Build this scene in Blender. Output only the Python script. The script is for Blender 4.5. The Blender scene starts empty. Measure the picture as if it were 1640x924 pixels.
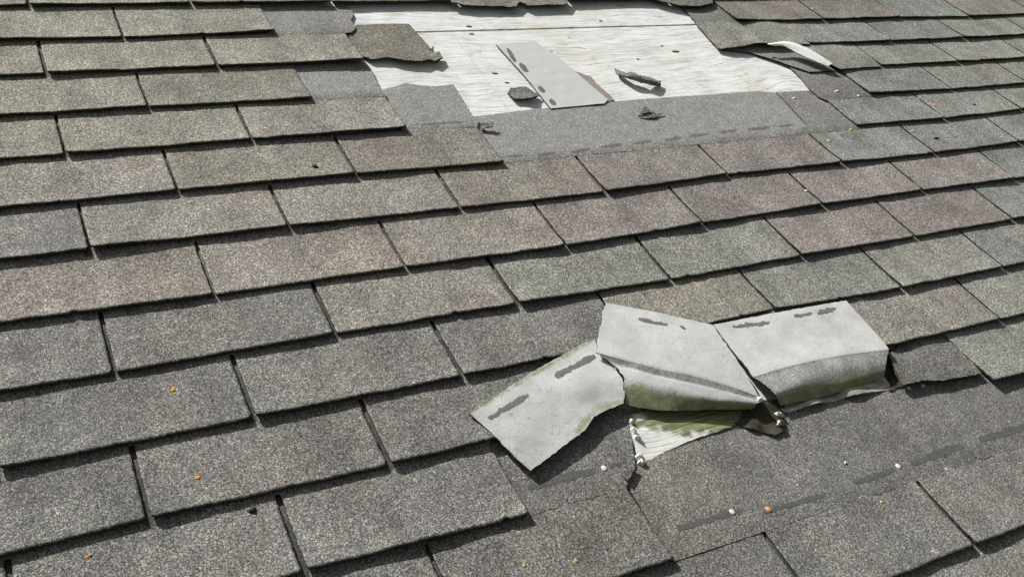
import bpy, math, random
import numpy as np
from mathutils import Vector, Matrix, noise
from mathutils.geometry import delaunay_2d_cdt

# ------------------------------------------------------------------ camera
SC = bpy.context.scene
COL = SC.collection
T = 0.3048                      # tab width (one foot)
EXPO = 0.4 * T                  # exposed height of one course
PITCH = math.radians(25)
W = Matrix.Rotation(PITCH, 4, 'X')          # roof coordinates -> world
F = 1565.0
CAM = np.array([-0.1028983, -2.03309479, 1.04766514])
R = np.array([[0.88185531, -0.41857951, 0.21707697],
              [-0.14228433, -0.67514473, -0.72383338],
              [0.4495402, 0.60742966, -0.65493727]])
M = Matrix.Identity(4)
for i in range(3):
    M[i][0] = R[0][i]; M[i][1] = -R[1][i]; M[i][2] = -R[2][i]; M[i][3] = CAM[i]
cd = bpy.data.cameras.new('camera')
cd.sensor_width = 36; cd.lens = F / 1640 * 36
cd.clip_start = 0.02; cd.clip_end = 5000
cam = bpy.data.objects.new('camera', cd); COL.objects.link(cam)
cam.matrix_world = W @ M
SC.camera = cam

# ------------------------------------------------------------------ light
SUN_EL = math.radians(25)                    # above the roof plane
saz = Vector((-0.36, 1.0, 0)).normalized()
sdir = Vector((saz.x * math.cos(SUN_EL), saz.y * math.cos(SUN_EL), math.sin(SUN_EL)))
sdw = (W.to_3x3() @ sdir).normalized()
ld = bpy.data.lights.new('sun', 'SUN'); ld.energy = 5.0; ld.angle = math.radians(0.6)
ld.color = (1.0, 0.985, 0.945)
lo = bpy.data.objects.new('sun', ld); COL.objects.link(lo)
lo.rotation_euler = sdw.to_track_quat('Z', 'Y').to_euler()
lo.location = (0, 0, 5)
wd = bpy.data.worlds.new('World'); SC.world = wd; wd.use_nodes = True
nt = wd.node_tree
sky = nt.nodes.new('ShaderNodeTexSky'); sky.sky_type = 'NISHITA'; sky.sun_disc = False
sky.sun_elevation = math.asin(sdw.z); sky.sun_rotation = math.atan2(sdw.x, sdw.y)
sky.dust_density = 6.0; sky.air_density = 1.0; sky.ozone_density = 0.3
bg = nt.nodes['Background']; bg.inputs['Strength'].default_value = 0.05
hz = nt.nodes.new('ShaderNodeHueSaturation'); hz.inputs['Saturation'].default_value = .25   # thin bright haze
nt.links.new(sky.outputs[0], hz.inputs['Color']); nt.links.new(hz.outputs[0], bg.inputs['Color'])
SC.view_settings.view_transform = 'Standard'; SC.view_settings.look = 'None'
SC.view_settings.gamma = 1.0; SC.view_settings.use_curve_mapping = False
SC.view_settings.exposure = 0.44

# ------------------------------------------------------------------ helpers
def pix(x, y, h=0.0):
    """point of the roof (roof coordinates) seen at a photo pixel, h above the shingle plane"""
    d = R.T @ np.array([(x - 820) / F, (y - 462) / F, 1.0])
    k = (h - CAM[2]) / d[2]
    p = CAM + k * d
    return Vector((float(p[0]), float(p[1]), float(p[2])))
def proj(p):
    q = R @ (np.array(p) - CAM)
    return q[0] / q[2] * F + 820, q[1] / q[2] * F + 462
def nz(x, y, z=0.0): return noise.noise(Vector((x, y, z)))
def wave(x, y): return 0.0012 * nz(x * 3.1, y * 3.1, 4.2) + 0.0005 * nz(x * 14, y * 14, 9.1)
TH = 0.0040                      # shingle thickness
DECK = -3 * TH - 0.0006

def tag(o, label=None, cat=None, group=None, kind=None):
    if label: o['label'] = label
    if cat: o['category'] = cat
    if group: o['group'] = group
    if kind: o['kind'] = kind
    return o
def empty(name, origin):
    o = bpy.data.objects.new(name, None); COL.objects.link(o)
    o.empty_display_size = 0.05
    o.matrix_world = W @ Matrix.Translation(origin)
    o['org'] = tuple(origin)
    return o
def link_mesh(name, verts, faces, mats, parent=None, attrs=None, fmat=None, smooth=True, origin=None, color=None):
    vs = [Vector(v) for v in verts]
    if parent is not None: org = Vector(parent['org'])
    elif origin is not None: org = Vector(origin)
    else:
        org = Vector((0, 0, 0))
        for v in vs: org += v
        org /= len(vs); org.z = min(v.z for v in vs)
    me = bpy.data.meshes.new(name)
    me.from_pydata([v - org for v in vs], [], faces)
    for m in mats: me.materials.append(m)
    if fmat: me.polygons.foreach_set('material_index', fmat)
    me.polygons.foreach_set('use_smooth', [smooth] * len(me.polygons))
    a = me.attributes.new('rp', 'FLOAT_VECTOR', 'POINT')
    a.data.foreach_set('vector', [c for v in vs for c in v])
    for k in ('moss', 'band', 'wear'):
        b = me.attributes.new(k, 'FLOAT', 'POINT')
        if attrs and k in attrs: b.data.foreach_set('value', attrs[k])
    me.update()
    o = bpy.data.objects.new(name, me); COL.objects.link(o)
    if parent is not None: o.parent = parent
    else: o.matrix_world = W @ Matrix.Translation(org)
    o['org'] = tuple(org)
    if color: o.color = color
    return o
def solid(o, t, rim=1, off=-1):
    m = o.modifiers.new('thickness', 'SOLIDIFY'); m.thickness = t; m.offset = off
    m.material_offset_rim = rim
    e = o.modifiers.new('crisp edges', 'EDGE_SPLIT'); e.split_angle = math.radians(50)
    return o

# ------------------------------------------------------------------ materials
def lin(c): return tuple(((v / 255) / 12.92 if v / 255 <= .04045 else ((v / 255 + .055) / 1.055) ** 2.4) for v in c)
class NT:
    def __init__(s, name):
        s.m = bpy.data.materials.new(name); s.m.use_nodes = True; s.t = s.m.node_tree
        s.b = s.t.nodes['Principled BSDF']; s.b.inputs['Roughness'].default_value = .92
        s.b.inputs['Specular IOR Level'].default_value = .25
    def n(s, ty, **kw):
        x = s.t.nodes.new(ty)
        for k, v in kw.items(): setattr(x, k, v)
        return x
    def l(s, a, b): s.t.links.new(a, b)
    def attr(s, name, out='Fac'):
        a = s.n('ShaderNodeAttribute'); a.attribute_name = name; return a.outputs[out]
    def noise(s, vec, scale, detail=3, rough=.55):
        x = s.n('ShaderNodeTexNoise'); x.inputs['Scale'].default_value = scale
        x.inputs['Detail'].default_value = detail; x.inputs['Roughness'].default_value = rough
        s.l(vec, x.inputs['Vector']); return x
    def ramp(s, fac, pts):
        r = s.n('ShaderNodeValToRGB'); e = r.color_ramp.elements
        while len(e) < len(pts): e.new(.5)
        for i, (p, c) in enumerate(pts):
            e[i].position = p; e[i].color = (c, c, c, 1) if not isinstance(c, tuple) else (*c[:3], 1)
        s.l(fac, r.inputs[0]); return r.outputs[0]
    def rng(s, fac, a, b, c, d):
        r = s.n('ShaderNodeMapRange'); s.l(fac, r.inputs[0])
        for i, v in enumerate((a, b, c, d)): r.inputs[i + 1].default_value = v
        return r.outputs[0]
    def mix(s, fac, a, b, mode='MIX'):
        x = s.n('ShaderNodeMix', data_type='RGBA', blend_type=mode)
        for sock, v in ((x.inputs[0], fac), (x.inputs[6], a), (x.inputs[7], b)):
            if isinstance(v, (int, float)): sock.default_value = v
            elif isinstance(v, tuple): sock.default_value = (*v[:3], 1)
            else: s.l(v, sock)
        return x.outputs[2]
    def math(s, op, a, b=0.0):
        x = s.n('ShaderNodeMath', operation=op)
        for sock, v in ((x.inputs[0], a), (x.inputs[1], b)):
            if isinstance(v, (int, float)): sock.default_value = v
            else: s.l(v, sock)
        return x.outputs[0]
    def bump(s, h, strength, dist, prev=None):
        x = s.n('ShaderNodeBump'); x.inputs['Strength'].default_value = strength
        x.inputs['Distance'].default_value = dist; s.l(h, x.inputs['Height'])
        if prev: s.l(prev, x.inputs['Normal'])
        return x.outputs[0]

def granule_material():
    g = NT('mineral granules'); rp = g.attr('rp', 'Vector')
    tint = g.n('ShaderNodeObjectInfo').outputs['Color']
    v = g.n('ShaderNodeTexVoronoi'); v.inputs['Scale'].default_value = 760; g.l(rp, v.inputs['Vector'])
    sp = g.n('ShaderNodeSeparateColor'); g.l(v.outputs['Color'], sp.inputs[0])
    lum = g.ramp(sp.outputs[0], [(0, .24), (.3, .6), (.6, .99), (.86, 1.42), (1, 2.5)])
    v2 = g.n('ShaderNodeTexVoronoi'); v2.inputs['Scale'].default_value = 420; g.l(rp, v2.inputs['Vector'])
    sp2 = g.n('ShaderNodeSeparateColor'); g.l(v2.outputs['Color'], sp2.inputs[0])
    lum2 = g.ramp(sp2.outputs[1], [(0, .75), (.5, .98), (1, 1.28)])
    hue = g.mix(.07, (.5, .5, .5), v.outputs['Color'])
    base = g.mix(1.0, tint, lum, 'MULTIPLY')
    base = g.mix(1.0, base, lum2, 'MULTIPLY')
    base = g.mix(.85, base, g.mix(1.0, hue, (2, 2, 2), 'MULTIPLY'), 'MULTIPLY')
    p = g.noise(rp, 11, 5, .6)
    base = g.mix(1.0, base, g.ramp(p.outputs[0], [(.3, .74), (.5, 1.0), (.72, 1.25)]), 'MULTIPLY')
    pf = g.noise(rp, 42, 4, .65)
    base = g.mix(1.0, base, g.ramp(pf.outputs[0], [(.3, .88), (.5, 1.0), (.7, 1.11)]), 'MULTIPLY')
    # faint warm / cool patches
    p2 = g.noise(rp, 5, 3, .6)
    base = g.mix(.6, base, g.ramp(p2.outputs[0], [(.35, (1.05, .99, .97)), (.5, (1, 1, 1)), (.65, (.97, 1.01, .99))]), 'MULTIPLY')
    # run-off streaks crossing the courses, and bald scabs
    ms = g.n('ShaderNodeMapping'); ms.inputs['Scale'].default_value = (17, 2.0, 2.0); g.l(rp, ms.inputs[0])
    st = g.noise(ms.outputs[0], 1.0, 4, .6)
    base = g.mix(1.0, base, g.ramp(st.outputs[0], [(.32, .84), (.5, 1.0), (.68, 1.10)]), 'MULTIPLY')
    ba = g.noise(rp, 28, 6, .75)
    base = g.mix(g.rng(ba.outputs[0], .66, .71, 0, .6), base, (.085, .085, .08))
    # worn, granule-poor areas
    wn = g.noise(rp, 60, 5, .7)
    wear = g.math('MULTIPLY', g.attr('wear'), g.rng(wn.outputs[0], .25, .6, .35, 1.0))
    wc = g.mix(1.0, (.262, .261, .252), g.ramp(sp.outputs[0], [(0, .7), (.8, 1.02), (.93, 1.3), (1, 2.8)]), 'MULTIPLY')
    base = g.mix(wear, base, wc)
    # bald black specks
    bs = g.noise(rp, 170, 2, .5)
    base = g.mix(g.rng(bs.outputs[0], .73, .76, 0, .7), base, (.03, .03, .028))
    base = g.mix(g.attr('moss'), base, (.026, .027, .020))  # on tabs this paints shade into the slot floors
    g.l(base, g.b.inputs['Base Color'])
    h = g.math('SUBTRACT', 1.0, v.outputs['Distance'])
    b1 = g.bump(h, .45, .0006)
    b2 = g.bump(pf.outputs[0], .35, .004, b1)
    g.l(b2, g.b.inputs['Normal'])
    return g.m
def edge_material():
    g = NT('asphalt edge'); rp = g.attr('rp', 'Vector')
    p = g.noise(rp, 60, 4, .7)
    g.l(g.ramp(p.outputs[0], [(.35, (.022, .022, .017)), (.6, (.05, .05, .033)), (.75, (.085, .09, .045))]), g.b.inputs['Base Color'])
    g.l(g.bump(g.noise(rp, 500, 2).outputs[0], .6, .001), g.b.inputs['Normal'])
    return g.m
def backing_material():
    g = NT('pale shingle backing'); rp = g.attr('rp', 'Vector')
    n1 = g.noise(rp, 24, 5, .6); n2 = g.noise(rp, 700, 2, .5); n3 = g.noise(rp, 120, 4, .7)
    base = g.mix(1.0, (.485, .487, .48), g.ramp(n1.outputs[0], [(.3, .88), (.7, 1.08)]), 'MULTIPLY')
    base = g.mix(1.0, base, g.ramp(n2.outputs[0], [(.3, .80), (.55, 1.03), (.7, 1.12)]), 'MULTIPLY')
    base = g.mix(g.rng(n3.outputs[0], .66, .72, 0, .5), base, (.27, .26, .22))
    n4 = g.noise(rp, 380, 2, .5); base = g.mix(g.rng(n4.outputs[0], .70, .74, 0, .75), base, (.12, .11, .10))
    n5 = g.noise(rp, 9, 4, .65); base = g.mix(1.0, base, g.ramp(n5.outputs[0], [(.3, .84), (.6, 1.04)]), 'MULTIPLY')
    ck = g.noise(rp, 13, 3, .55); cka = g.math('ABSOLUTE', g.math('SUBTRACT', ck.outputs[0], .5)); n6 = g.noise(rp, 8, 2)
    crk = g.math('MULTIPLY', g.rng(cka, 0, .004, .65, 0), g.rng(n6.outputs[0], .52, .6, 0, 1))
    base = g.mix(crk, base, (.16, .155, .14))
    # granule band
    v = g.n('ShaderNodeTexVoronoi'); v.inputs['Scale'].default_value = 430; g.l(rp, v.inputs['Vector'])
    sp = g.n('ShaderNodeSeparateColor'); g.l(v.outputs['Color'], sp.inputs[0])
    gb = g.mix(1.0, (.36, .355, .335), g.ramp(sp.outputs[0], [(0, .7), (.6, 1.0), (1, 1.35)]), 'MULTIPLY')
    gb = g.mix(1.0, gb, g.ramp(n1.outputs[0], [(.3, .75), (.65, 1.1)]), 'MULTIPLY')
    bf = g.rng(g.math('ADD', g.attr('band'), g.rng(n3.outputs[0], .3, .7, -.12, .12)), .38, .6, 0, 1)
    base = g.mix(bf, base, gb)
    mn = g.noise(rp, 45, 5, .7)
    mfn = g.noise(rp, 210, 4, .7)
    mf = g.rng(g.math('ADD', g.attr('moss'), g.math('ADD', g.rng(mn.outputs[0], .25, .75, -.35, .35), g.rng(mfn.outputs[0], .25, .75, -.22, .22))), .35, .75, 0, .9)
    mc = g.ramp(mn.outputs[0], [(.3, (.10, .115, .05)), (.5, (.19, .21, .095)), (.7, (.31, .33, .18))])
    base = g.mix(mf, base, mc)
    g.l(base, g.b.inputs['Base Color'])
    g.l(g.bump(n2.outputs[0], .5, .0008, g.bump(n3.outputs[0], .28, .0010, g.bump(crk, -.4, .0012, g.bump(n1.outputs[0], .35, .004)))), g.b.inputs['Normal'])
    return g.m
def wood_material(name='weathered plywood', deep=1.0):
    g = NT(name); rp = g.attr('rp', 'Vector')
    wob = g.noise(rp, 3.0, 3, .5)
    add = g.n('ShaderNodeVectorMath', operation='MULTIPLY_ADD')
    g.l(wob.outputs['Color'], add.inputs[0]); add.inputs[1].default_value = (0, .09, 0); g.l(rp, add.inputs[2])
    mp = g.n('ShaderNodeMapping'); mp.inputs['Scale'].default_value = (7, 120, 120); g.l(add.outputs[0], mp.inputs[0])
    gr = g.noise(mp.outputs[0], 1.0, 6, .72)
    mp2 = g.n('ShaderNodeMapping'); mp2.inputs['Scale'].default_value = (14, 420, 420); g.l(add.outputs[0], mp2.inputs[0])
    gr2 = g.noise(mp2.outputs[0], 1.0, 4, .7)
    pt = g.noise(rp, 5, 4, .6)
    base = g.ramp(gr.outputs[0], [(.28, (.46, .45, .43)), (.42, (.64, .645, .64)), (.65, (.735, .745, .745))])
    blot = g.noise(rp, 16, 5, .7); base = g.mix(1.0, base, g.ramp(blot.outputs[0], [(.3, .78), (.5, .99), (.7, 1.08)]), 'MULTIPLY')
    base = g.mix(1.0, base, g.ramp(gr2.outputs[0], [(.33, .36), (.46, .95), (.7, 1.10)]), 'MULTIPLY')
    base = g.mix(g.rng(pt.outputs[0], .5, .68, 0, .55), base, (.60, .58, .45))
    st = g.noise(rp, 34, 4, .6)
    base = g.mix(g.rng(st.outputs[0], .62, .74, 0, .5), base, (.34, .31, .27))
    mp3 = g.n('ShaderNodeMapping'); mp3.inputs['Scale'].default_value = (2.2, 34, 34); g.l(add.outputs[0], mp3.inputs[0])
    ck = g.noise(mp3.outputs[0], 1.0, 2, .5)
    ckf = g.math('ABSOLUTE', g.math('SUBTRACT', ck.outputs[0], .47))
    g1 = g.noise(rp, 2.5, 2)
    crk = g.math('MULTIPLY', g.rng(ckf, .0, .006, .9, 0), g.rng(g1.outputs[0], .5, .6, 0, 1))
    base = g.mix(crk, base, (.06, .05, .045))
    mf = g.attr('moss'); mn = g.noise(mp.outputs[0], 1.7, 5, .7)
    base = g.mix(mf, base, g.ramp(mn.outputs[0], [(.35, (.055, .06, .03)), (.5, (.16, .18, .08)), (.68, (.30, .32, .17))]))
    g.l(base, g.b.inputs['Base Color'])
    hh = g.math('ADD', gr2.outputs[0], g.math('MULTIPLY', gr.outputs[0], 1.5))
    g.l(g.bump(hh, .8, .0007 * deep, g.bump(crk, -.8, .002)), g.b.inputs['Normal'])
    return g.m
def film(name, c, dens=.5):
    g = NT(name); rp = g.attr('rp', 'Vector'); n = g.noise(rp, 330, 4, .7); n2 = g.noise(rp, 90, 3, .6)
    g.l(g.mix(1.0, c, g.ramp(n.outputs[0], [(.3, .6), (.7, 1.5)]), 'MULTIPLY'), g.b.inputs['Base Color'])
    a = g.math('ADD', g.attr('wear'), g.rng(g.math('ADD', n.outputs[0], n2.outputs[0]), .7, 1.3, -.45, .35))
    g.l(g.rng(a, .30, .42, 0, dens), g.b.inputs['Alpha'])
    return g.m
def plain(name, c, rough=.85, sc=120, var=.35, bump=.4, spec=.25):
    g = NT(name); rp = g.attr('rp', 'Vector'); n = g.noise(rp, sc, 4, .65)
    g.l(g.mix(1.0, c, g.ramp(n.outputs[0], [(.3, 1 - var), (.7, 1 + var)]), 'MULTIPLY'), g.b.inputs['Base Color'])
    g.b.inputs['Roughness'].default_value = rough; g.b.inputs['Specular IOR Level'].default_value = spec
    g.l(g.bump(n.outputs[0], bump, .002), g.b.inputs['Normal'])
    return g.m
GR = granule_material(); ED = edge_material(); BK = backing_material(); WD = wood_material(); WDS = wood_material('splintered wood', 1.6)
TAR = film('adhesive tar', (.14, .134, .128), .9)
TARF = film('faint tar dash', (.13, .13, .127), .5)
TARL = film('worn tar strip', (.098, .099, .10), .75)
SHADE_SCRAP = plain('shade and scrap brown', (.045, .04, .028), .95, 60, .6, .9)  # paints shade in the cavities by the flaps; also colours the scraps
NAILW = plain('pale nail head', (.62, .60, .52), .5, 300, .15)
RUST = plain('rusty nail head', (.50, .25, .13), .7, 300, .3)
LICH = plain('orange lichen', (.62, .27, .035), .9, 500, .4)
LICY = plain('yellow lichen', (.50, .38, .10), .9, 500, .4)
LICR = plain('red orange lichen', (.66, .17, .03), .9, 500, .4)
CHIP = plain('chalky chip', (.66, .66, .58), .9, 150, .25)
WOODD = WD

# ------------------------------------------------------------------ sheets
def densify(poly, step, rag, closed=True, seed=0.0, hs=None):
    out = []; n = len(poly)
    for i in range(n):
        a, b = poly[i], poly[(i + 1) % n]
        m = max(1, int((b - a).length / step))
        for j in range(m):
            f = j / m; p = a.lerp(b, f); out.append(p)
    res = []
    for p in out:
        q = p.copy()
        q.x += rag * (nz(p.x * 160, p.y * 160, seed) + .8 * nz(p.x * 45, p.y * 45, seed + 3))
        q.y += rag * (nz(p.x * 160, p.y * 160, seed + 7) + .8 * nz(p.x * 45, p.y * 45, seed + 11))
        res.append(q)
    return res
def cdt(poly, step, rag, seed=0.0, inner=None):
    b = densify([Vector((p[0], p[1])) for p in poly], min(step, .004), rag, seed=seed)
    n = len(b); pts = list(b)
    xs = [p.x for p in b]; ys = [p.y for p in b]
    inner = inner or step
    y = min(ys) + inner / 2
    def inside(x, y):
        c = False; j = n - 1
        for i in range(n):
            if (ys[i] > y) != (ys[j] > y) and x < (xs[j] - xs[i]) * (y - ys[i]) / (ys[j] - ys[i]) + xs[i]: c = not c
            j = i
        return c
    rnd = random.Random(int(seed * 10) + 5)
    while y < max(ys):
        x = min(xs) + inner / 2
        while x < max(xs):
            q = Vector((x + rnd.uniform(-.3, .3) * inner, y + rnd.uniform(-.3, .3) * inner))
            if inside(q.x, q.y): pts.append(q)
            x += inner
        y += inner
    v, e, f, *_ = delaunay_2d_cdt(pts, [(i, (i + 1) % n) for i in range(n)], [list(range(n))], 1, 1e-7)
    return v, f
def idw(hp):
    def fn(x, y):
        s = w = 0
        for (px, py, h) in hp:
            d = ((px - x) ** 2 + (py - y) ** 2) + 1e-8
            k = 1 / d ** 1.3; s += k * h; w += k
        return s / w
    return fn
def sheet(name, px, mats, parent=None, t=.0032, step=.006, rag=.0012, seed=1.0, hfun=None, h=None, attr=None, color=None, rim=1, extra=None, wob=.0006):
    """px: outline as photo pixels with heights (x, y, h) on or above the roof plane"""
    P = [pix(a[0], a[1], a[2] if len(a) > 2 else h) for a in px]
    hp = [(p.x, p.y, p.z) for p in P]
    if extra: hp += [tuple(pix(*e)) for e in extra]
    hf = hfun or idw(hp)
    v, f = cdt([(p.x, p.y) for p in P], step, rag, seed)
    vs = [(q.x, q.y, hf(q.x, q.y) + wob * nz(q.x * 40, q.y * 40, seed)) for q in v]
    # upward winding
    fs = []
    for q in f:
        a, b, c = [Vector(vs[i]) for i in q[:3]]
        fs.append(list(q) if (b - a).cross(c - a).z > 0 else list(reversed(q)))
    at = None
    if attr:
        at = {k: [] for k in attr}
        for q in vs:
            x, y = proj(q)
            for k in attr: at[k].append(attr[k](x, y))
    o = link_mesh(name, vs, fs, mats, parent, at, color=color)
    if t: solid(o, t, rim if len(mats) > 1 else 0)
    return o
def catmull(a, b, c, d, t):
    return .5 * ((2 * b) + (-a + c) * t + (2 * a - 5 * b + 4 * c - d) * t * t + (-a + 3 * b - 3 * c + d) * t ** 3)
def loft(name, guides, mats, parent=None, t=.003, N=90, sub=8, attrs=None, rag=.0012, seed=2.0, ends=(0, 0), color=None, linear=False, crease=.0):
    G = []
    for g in guides:
        P = [pix(*p) for p in g]
        L = [0]
        for i in range(1, len(P)): L.append(L[-1] + (P[i] - P[i - 1]).length)
        row = []
        for j in range(N):
            s = L[-1] * j / (N - 1); i = 1
            while i < len(P) - 1 and L[i] < s: i += 1
            f = (s - L[i - 1]) / max(1e-9, L[i] - L[i - 1])
            if len(P) > 2 and not linear:
                a = P[max(0, i - 2)]; b = P[i - 1]; c = P[i]; d = P[min(len(P) - 1, i + 1)]
                row.append(catmull(a, b, c, d, f))
            else: row.append(P[i - 1].lerp(P[i], f))
        G.append(row)
    rows = []; A = {k: [] for k in (attrs or {})}
    K = len(G)
    for i in range(K - 1):
        m = sub if isinstance(sub, int) else sub[i]
        for q in range(m if i < K - 2 else m + 1):
            f = q / m; r = []
            for j in range(N):
                if linear: p = G[i][j].lerp(G[i + 1][j], f)
                else: p = catmull(G[max(0, i - 1)][j], G[i][j], G[i + 1][j], G[min(K - 1, i + 2)][j], f).lerp(G[i][j].lerp(G[i + 1][j], f), crease)
                w = nz(p.x * 30, p.y * 30, seed) * .0008
                p = p + Vector((0, 0, w))
                r.append(p)
            k = nz(i * 3.1 + q * .9, seed) + nz(i * 1.3 + q * .31, seed + 5)
            k2 = nz(i * 2.1 + q * .9, seed + 9) + nz(i * 1.3 + q * .31, seed + 2)
            d0 = (r[1] - r[0]).normalized(); d1 = (r[-1] - r[-2]).normalized()
            for j in range(min(6, N)):
                r[j] = r[j] + d0 * (ends[0] * k * (1 - j / 6)); r[-1 - j] = r[-1 - j] + d1 * (ends[1] * k2 * (1 - j / 6))
            rows.append(r)
            for key in A:
                a = attrs[key][i] * (1 - f) + attrs[key][i + 1] * f
                A[key] += [a] * N
    for j in range(N):                      # ragged outer lips
        for rr, s in ((0, 1), (-1, 1)):
            p = rows[rr][j]
            rows[rr][j] = p + Vector((0, rag * nz(p.x * 140, p.y * 140, seed), 0))
    vs = [p for r in rows for p in r]
    fs = []
    for i in range(len(rows) - 1):
        for j in range(N - 1):
            a = i * N + j
            fs.append((a, a + N, a + N + 1, a + 1))
    o = link_mesh(name, vs, fs, mats, parent, A, color=color)
    if t: solid(o, t, 1 if len(mats) > 1 else 0)
    return o

def wrap(o, name, part):
    """turn a mesh into the part of a thing standing at the same spot"""
    e = empty(name, Vector(o['org'])); o.parent = e; o.matrix_world = W @ Matrix.Translation(Vector(o['org']))
    o.matrix_basis = Matrix.Identity(4); o.name = part
    for k in ('label', 'category', 'group'):
        if k in o: e[k] = o[k]; del o[k]
    return e
# ------------------------------------------------------------------ shingle tabs
CORN = {}   # measured slot feet (photo pixels): (row, u-index*2) -> pixel
def corn(r, off, pts):
    for i, p in enumerate(pts):
        if p:
            q = pix(*p); CORN[(r, int(round((i + off) * 2)))] = (q.x / T - (i + off), q.y / EXPO + r)
corn(2, .5, [(198, 62), (440, 51), None, None, None, None, (1320, 33), (1442, 29), (1552, 28)])
corn(3, 0, [(74, 119), (348, 107), (583, 98), None, None, None, (1296, 71), (1428, 67), (1544, 62)])
corn(4, .5, [(238, 173), (500, 158), None, None, None, None, (1412, 105), (1535, 100)])
corn(5, 0, [(105, 248), (403, 224), (652, 206), None, None, None, (1393, 150), (1525, 144)])
corn(6, .5, [(285, 306), (570, 280), (808, 262), None, None, (1372, 200), (1514, 190), (1635, 175)])
corn(7, 0, [(145, 400), (462, 364), (738, 334), (970, 309), (1165, 279), (1350, 261), (1497, 246), (1632, 228)])
corn(8, .5, [(345, 474), (650, 430), (907, 398), (1125, 360), (1318, 328), (1478, 305), (1625, 287)])
corn(9, 0, [(183, 598), (537, 535), (828, 488), (1075, 450), (1284, 411), (1467, 380), (1622, 352)])
corn(10, .5, [(408, 670), (740, 604), None, (1240, 496), (1445, 463), (1605, 430)])
corn(11, 0, [(238, 830), (622, 745)])
corn(12, .5, [(487, 915), (850, 825)])
SLOT = 0.0070
def tri(a, b, x): return max(0.0, 1 - abs(x - a) / b)
def tab_mesh(r, k2, smax=2.08, u0=None, u1=None, lift=None, rag=1.0, parent=None, color=None, seed=0, drop=None):
    rnd = random.Random(r * 131 + k2 * 17 + 5)
    ua = k2 / 2; ub = ua + 1
    da = CORN.get((r, k2), (0, 0)); db = CORN.get((r, k2 + 2), (0, 0))
    if u0 is not None: ua = u0; da = (0, 0)
    if u1 is not None: ub = u1; db = (0, 0)
    gap = SLOT * rnd.uniform(.75, 1.15) * (1.0 if (r >= 9 and k2 < 5) else .82)
    xa = (ua + da[0] * .8) * T; xb = (ub + db[0] * .8) * T
    ya = (-r + da[1] * .8) * EXPO; yb = (-r + db[1] * .8) * EXPO
    nu = max(12, int((xb - xa) / .0036))
    ss = [i / 24 for i in range(25)] + ([1.001, 1.25, 1.6, smax] if smax > 1.3 else ([1.001, smax] if smax > 1.01 else []))
    base_l = rnd.uniform(.0016, .0040); cl = rnd.choice((0, .0008, .0015, .0030)); cr = rnd.choice((0, .0008, .0015, .0026)); chip = rnd.random() < .3; chx = rnd.uniform(.05, .95); ph = rnd.uniform(0, 50)
    vs = []; A = {'wear': [], 'moss': []}  # on tabs 'moss' holds the painted slot shade, not moss
    for si, s in enumerate(ss):
        hg = gap / 2 if s <= 1.0 else .0002
        for j in range(nu + 1):
            f = j / nu
            x = xa + hg + (xb - xa - 2 * hg) * f
            yb0 = ya + (yb - ya) * f
            y = yb0 + (EXPO - (yb0 + r * EXPO)) * s if s <= 1 else (-r + s) * EXPO
            if s < .35:
                q = (1 - s / .35)
                y += rag * q * (.0013 * nz(x * 190, r * 3.1, ph) + .0016 * nz(x * 22, r * 3.1, ph))
                c = min(f, 1 - f) * (xb - xa); rc = .0045 + .004 * abs(nz(ph, 2.2))
                if c < rc: y += q * .18 * (rc - c) ** 2 / rc * 2
                if chip: y += q * .0045 * max(0, 1 - abs(f - chx) / .022)
            if s <= 1.0 and (j < 3 or j > nu - 3):
                sg = rag * (1 - min(j, nu - j) / 3)
                x += sg * (.0011 * nz(s * 26, r * 2.2, ph + (9 if j > 3 else 0)) + .0008 * nz(s * 7, r, ph + 4))
            z = -TH * s
            if s < 1:
                q = (1 - s) ** 2.2
                z += q * (base_l * (1 + .8 * nz(x * 11, ph)) + cl * (1 - f) ** 3 + cr * f ** 3 + .0007 * nz(x * 40, ph))
                if lift: z += lift(f, s)
            z += .0004 * nz(x * 30, y * 30, 2.5) * (1 if 0 < s < 1 else .2)
            vs.append((x, y, z))
            A['wear'].append(.25 * max(0, nz(x * 9, y * 9, 7)) )
            A['moss'].append(.75 if s >= 1.0 and abs(x - (xa + xb) / 2) < .0065 else 0.0)  # slot shade painted as a dark stripe on the course below
    n1 = nu + 1; faces = []; fm = []
    for i in range(len(ss) - 1):
        for j in range(nu):
            a = i * n1 + j; faces.append((a, a + 1, a + n1 + 1, a + n1)); fm.append(0)
    ring = list(range(0, n1)) + [i * n1 + nu for i in range(1, len(ss))] + [(len(ss) - 1) * n1 + j for j in range(nu - 1, -1, -1)] + [i * n1 for i in range(len(ss) - 2, 0, -1)]
    b0 = len(vs); top = list(faces)
    for v in range(b0):
        x, y, z = vs[v]; vs.append((x, y, z - TH * .9)); A['wear'].append(0); A['moss'].append(0)
    m = len(ring)
    for i in range(m):
        j = (i + 1) % m
        faces.append((ring[i], b0 + ring[i], b0 + ring[j], ring[j])); fm.append(1)
    for q in top: faces.append(tuple(b0 + i for i in reversed(q))); fm.append(1)
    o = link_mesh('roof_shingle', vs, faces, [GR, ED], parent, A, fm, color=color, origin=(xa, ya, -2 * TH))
    # crisp lips: edge faces flat shaded
    sm = [f == 0 for f in fm]
    o.data.polygons.foreach_set('use_smooth', sm)
    return o

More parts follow.
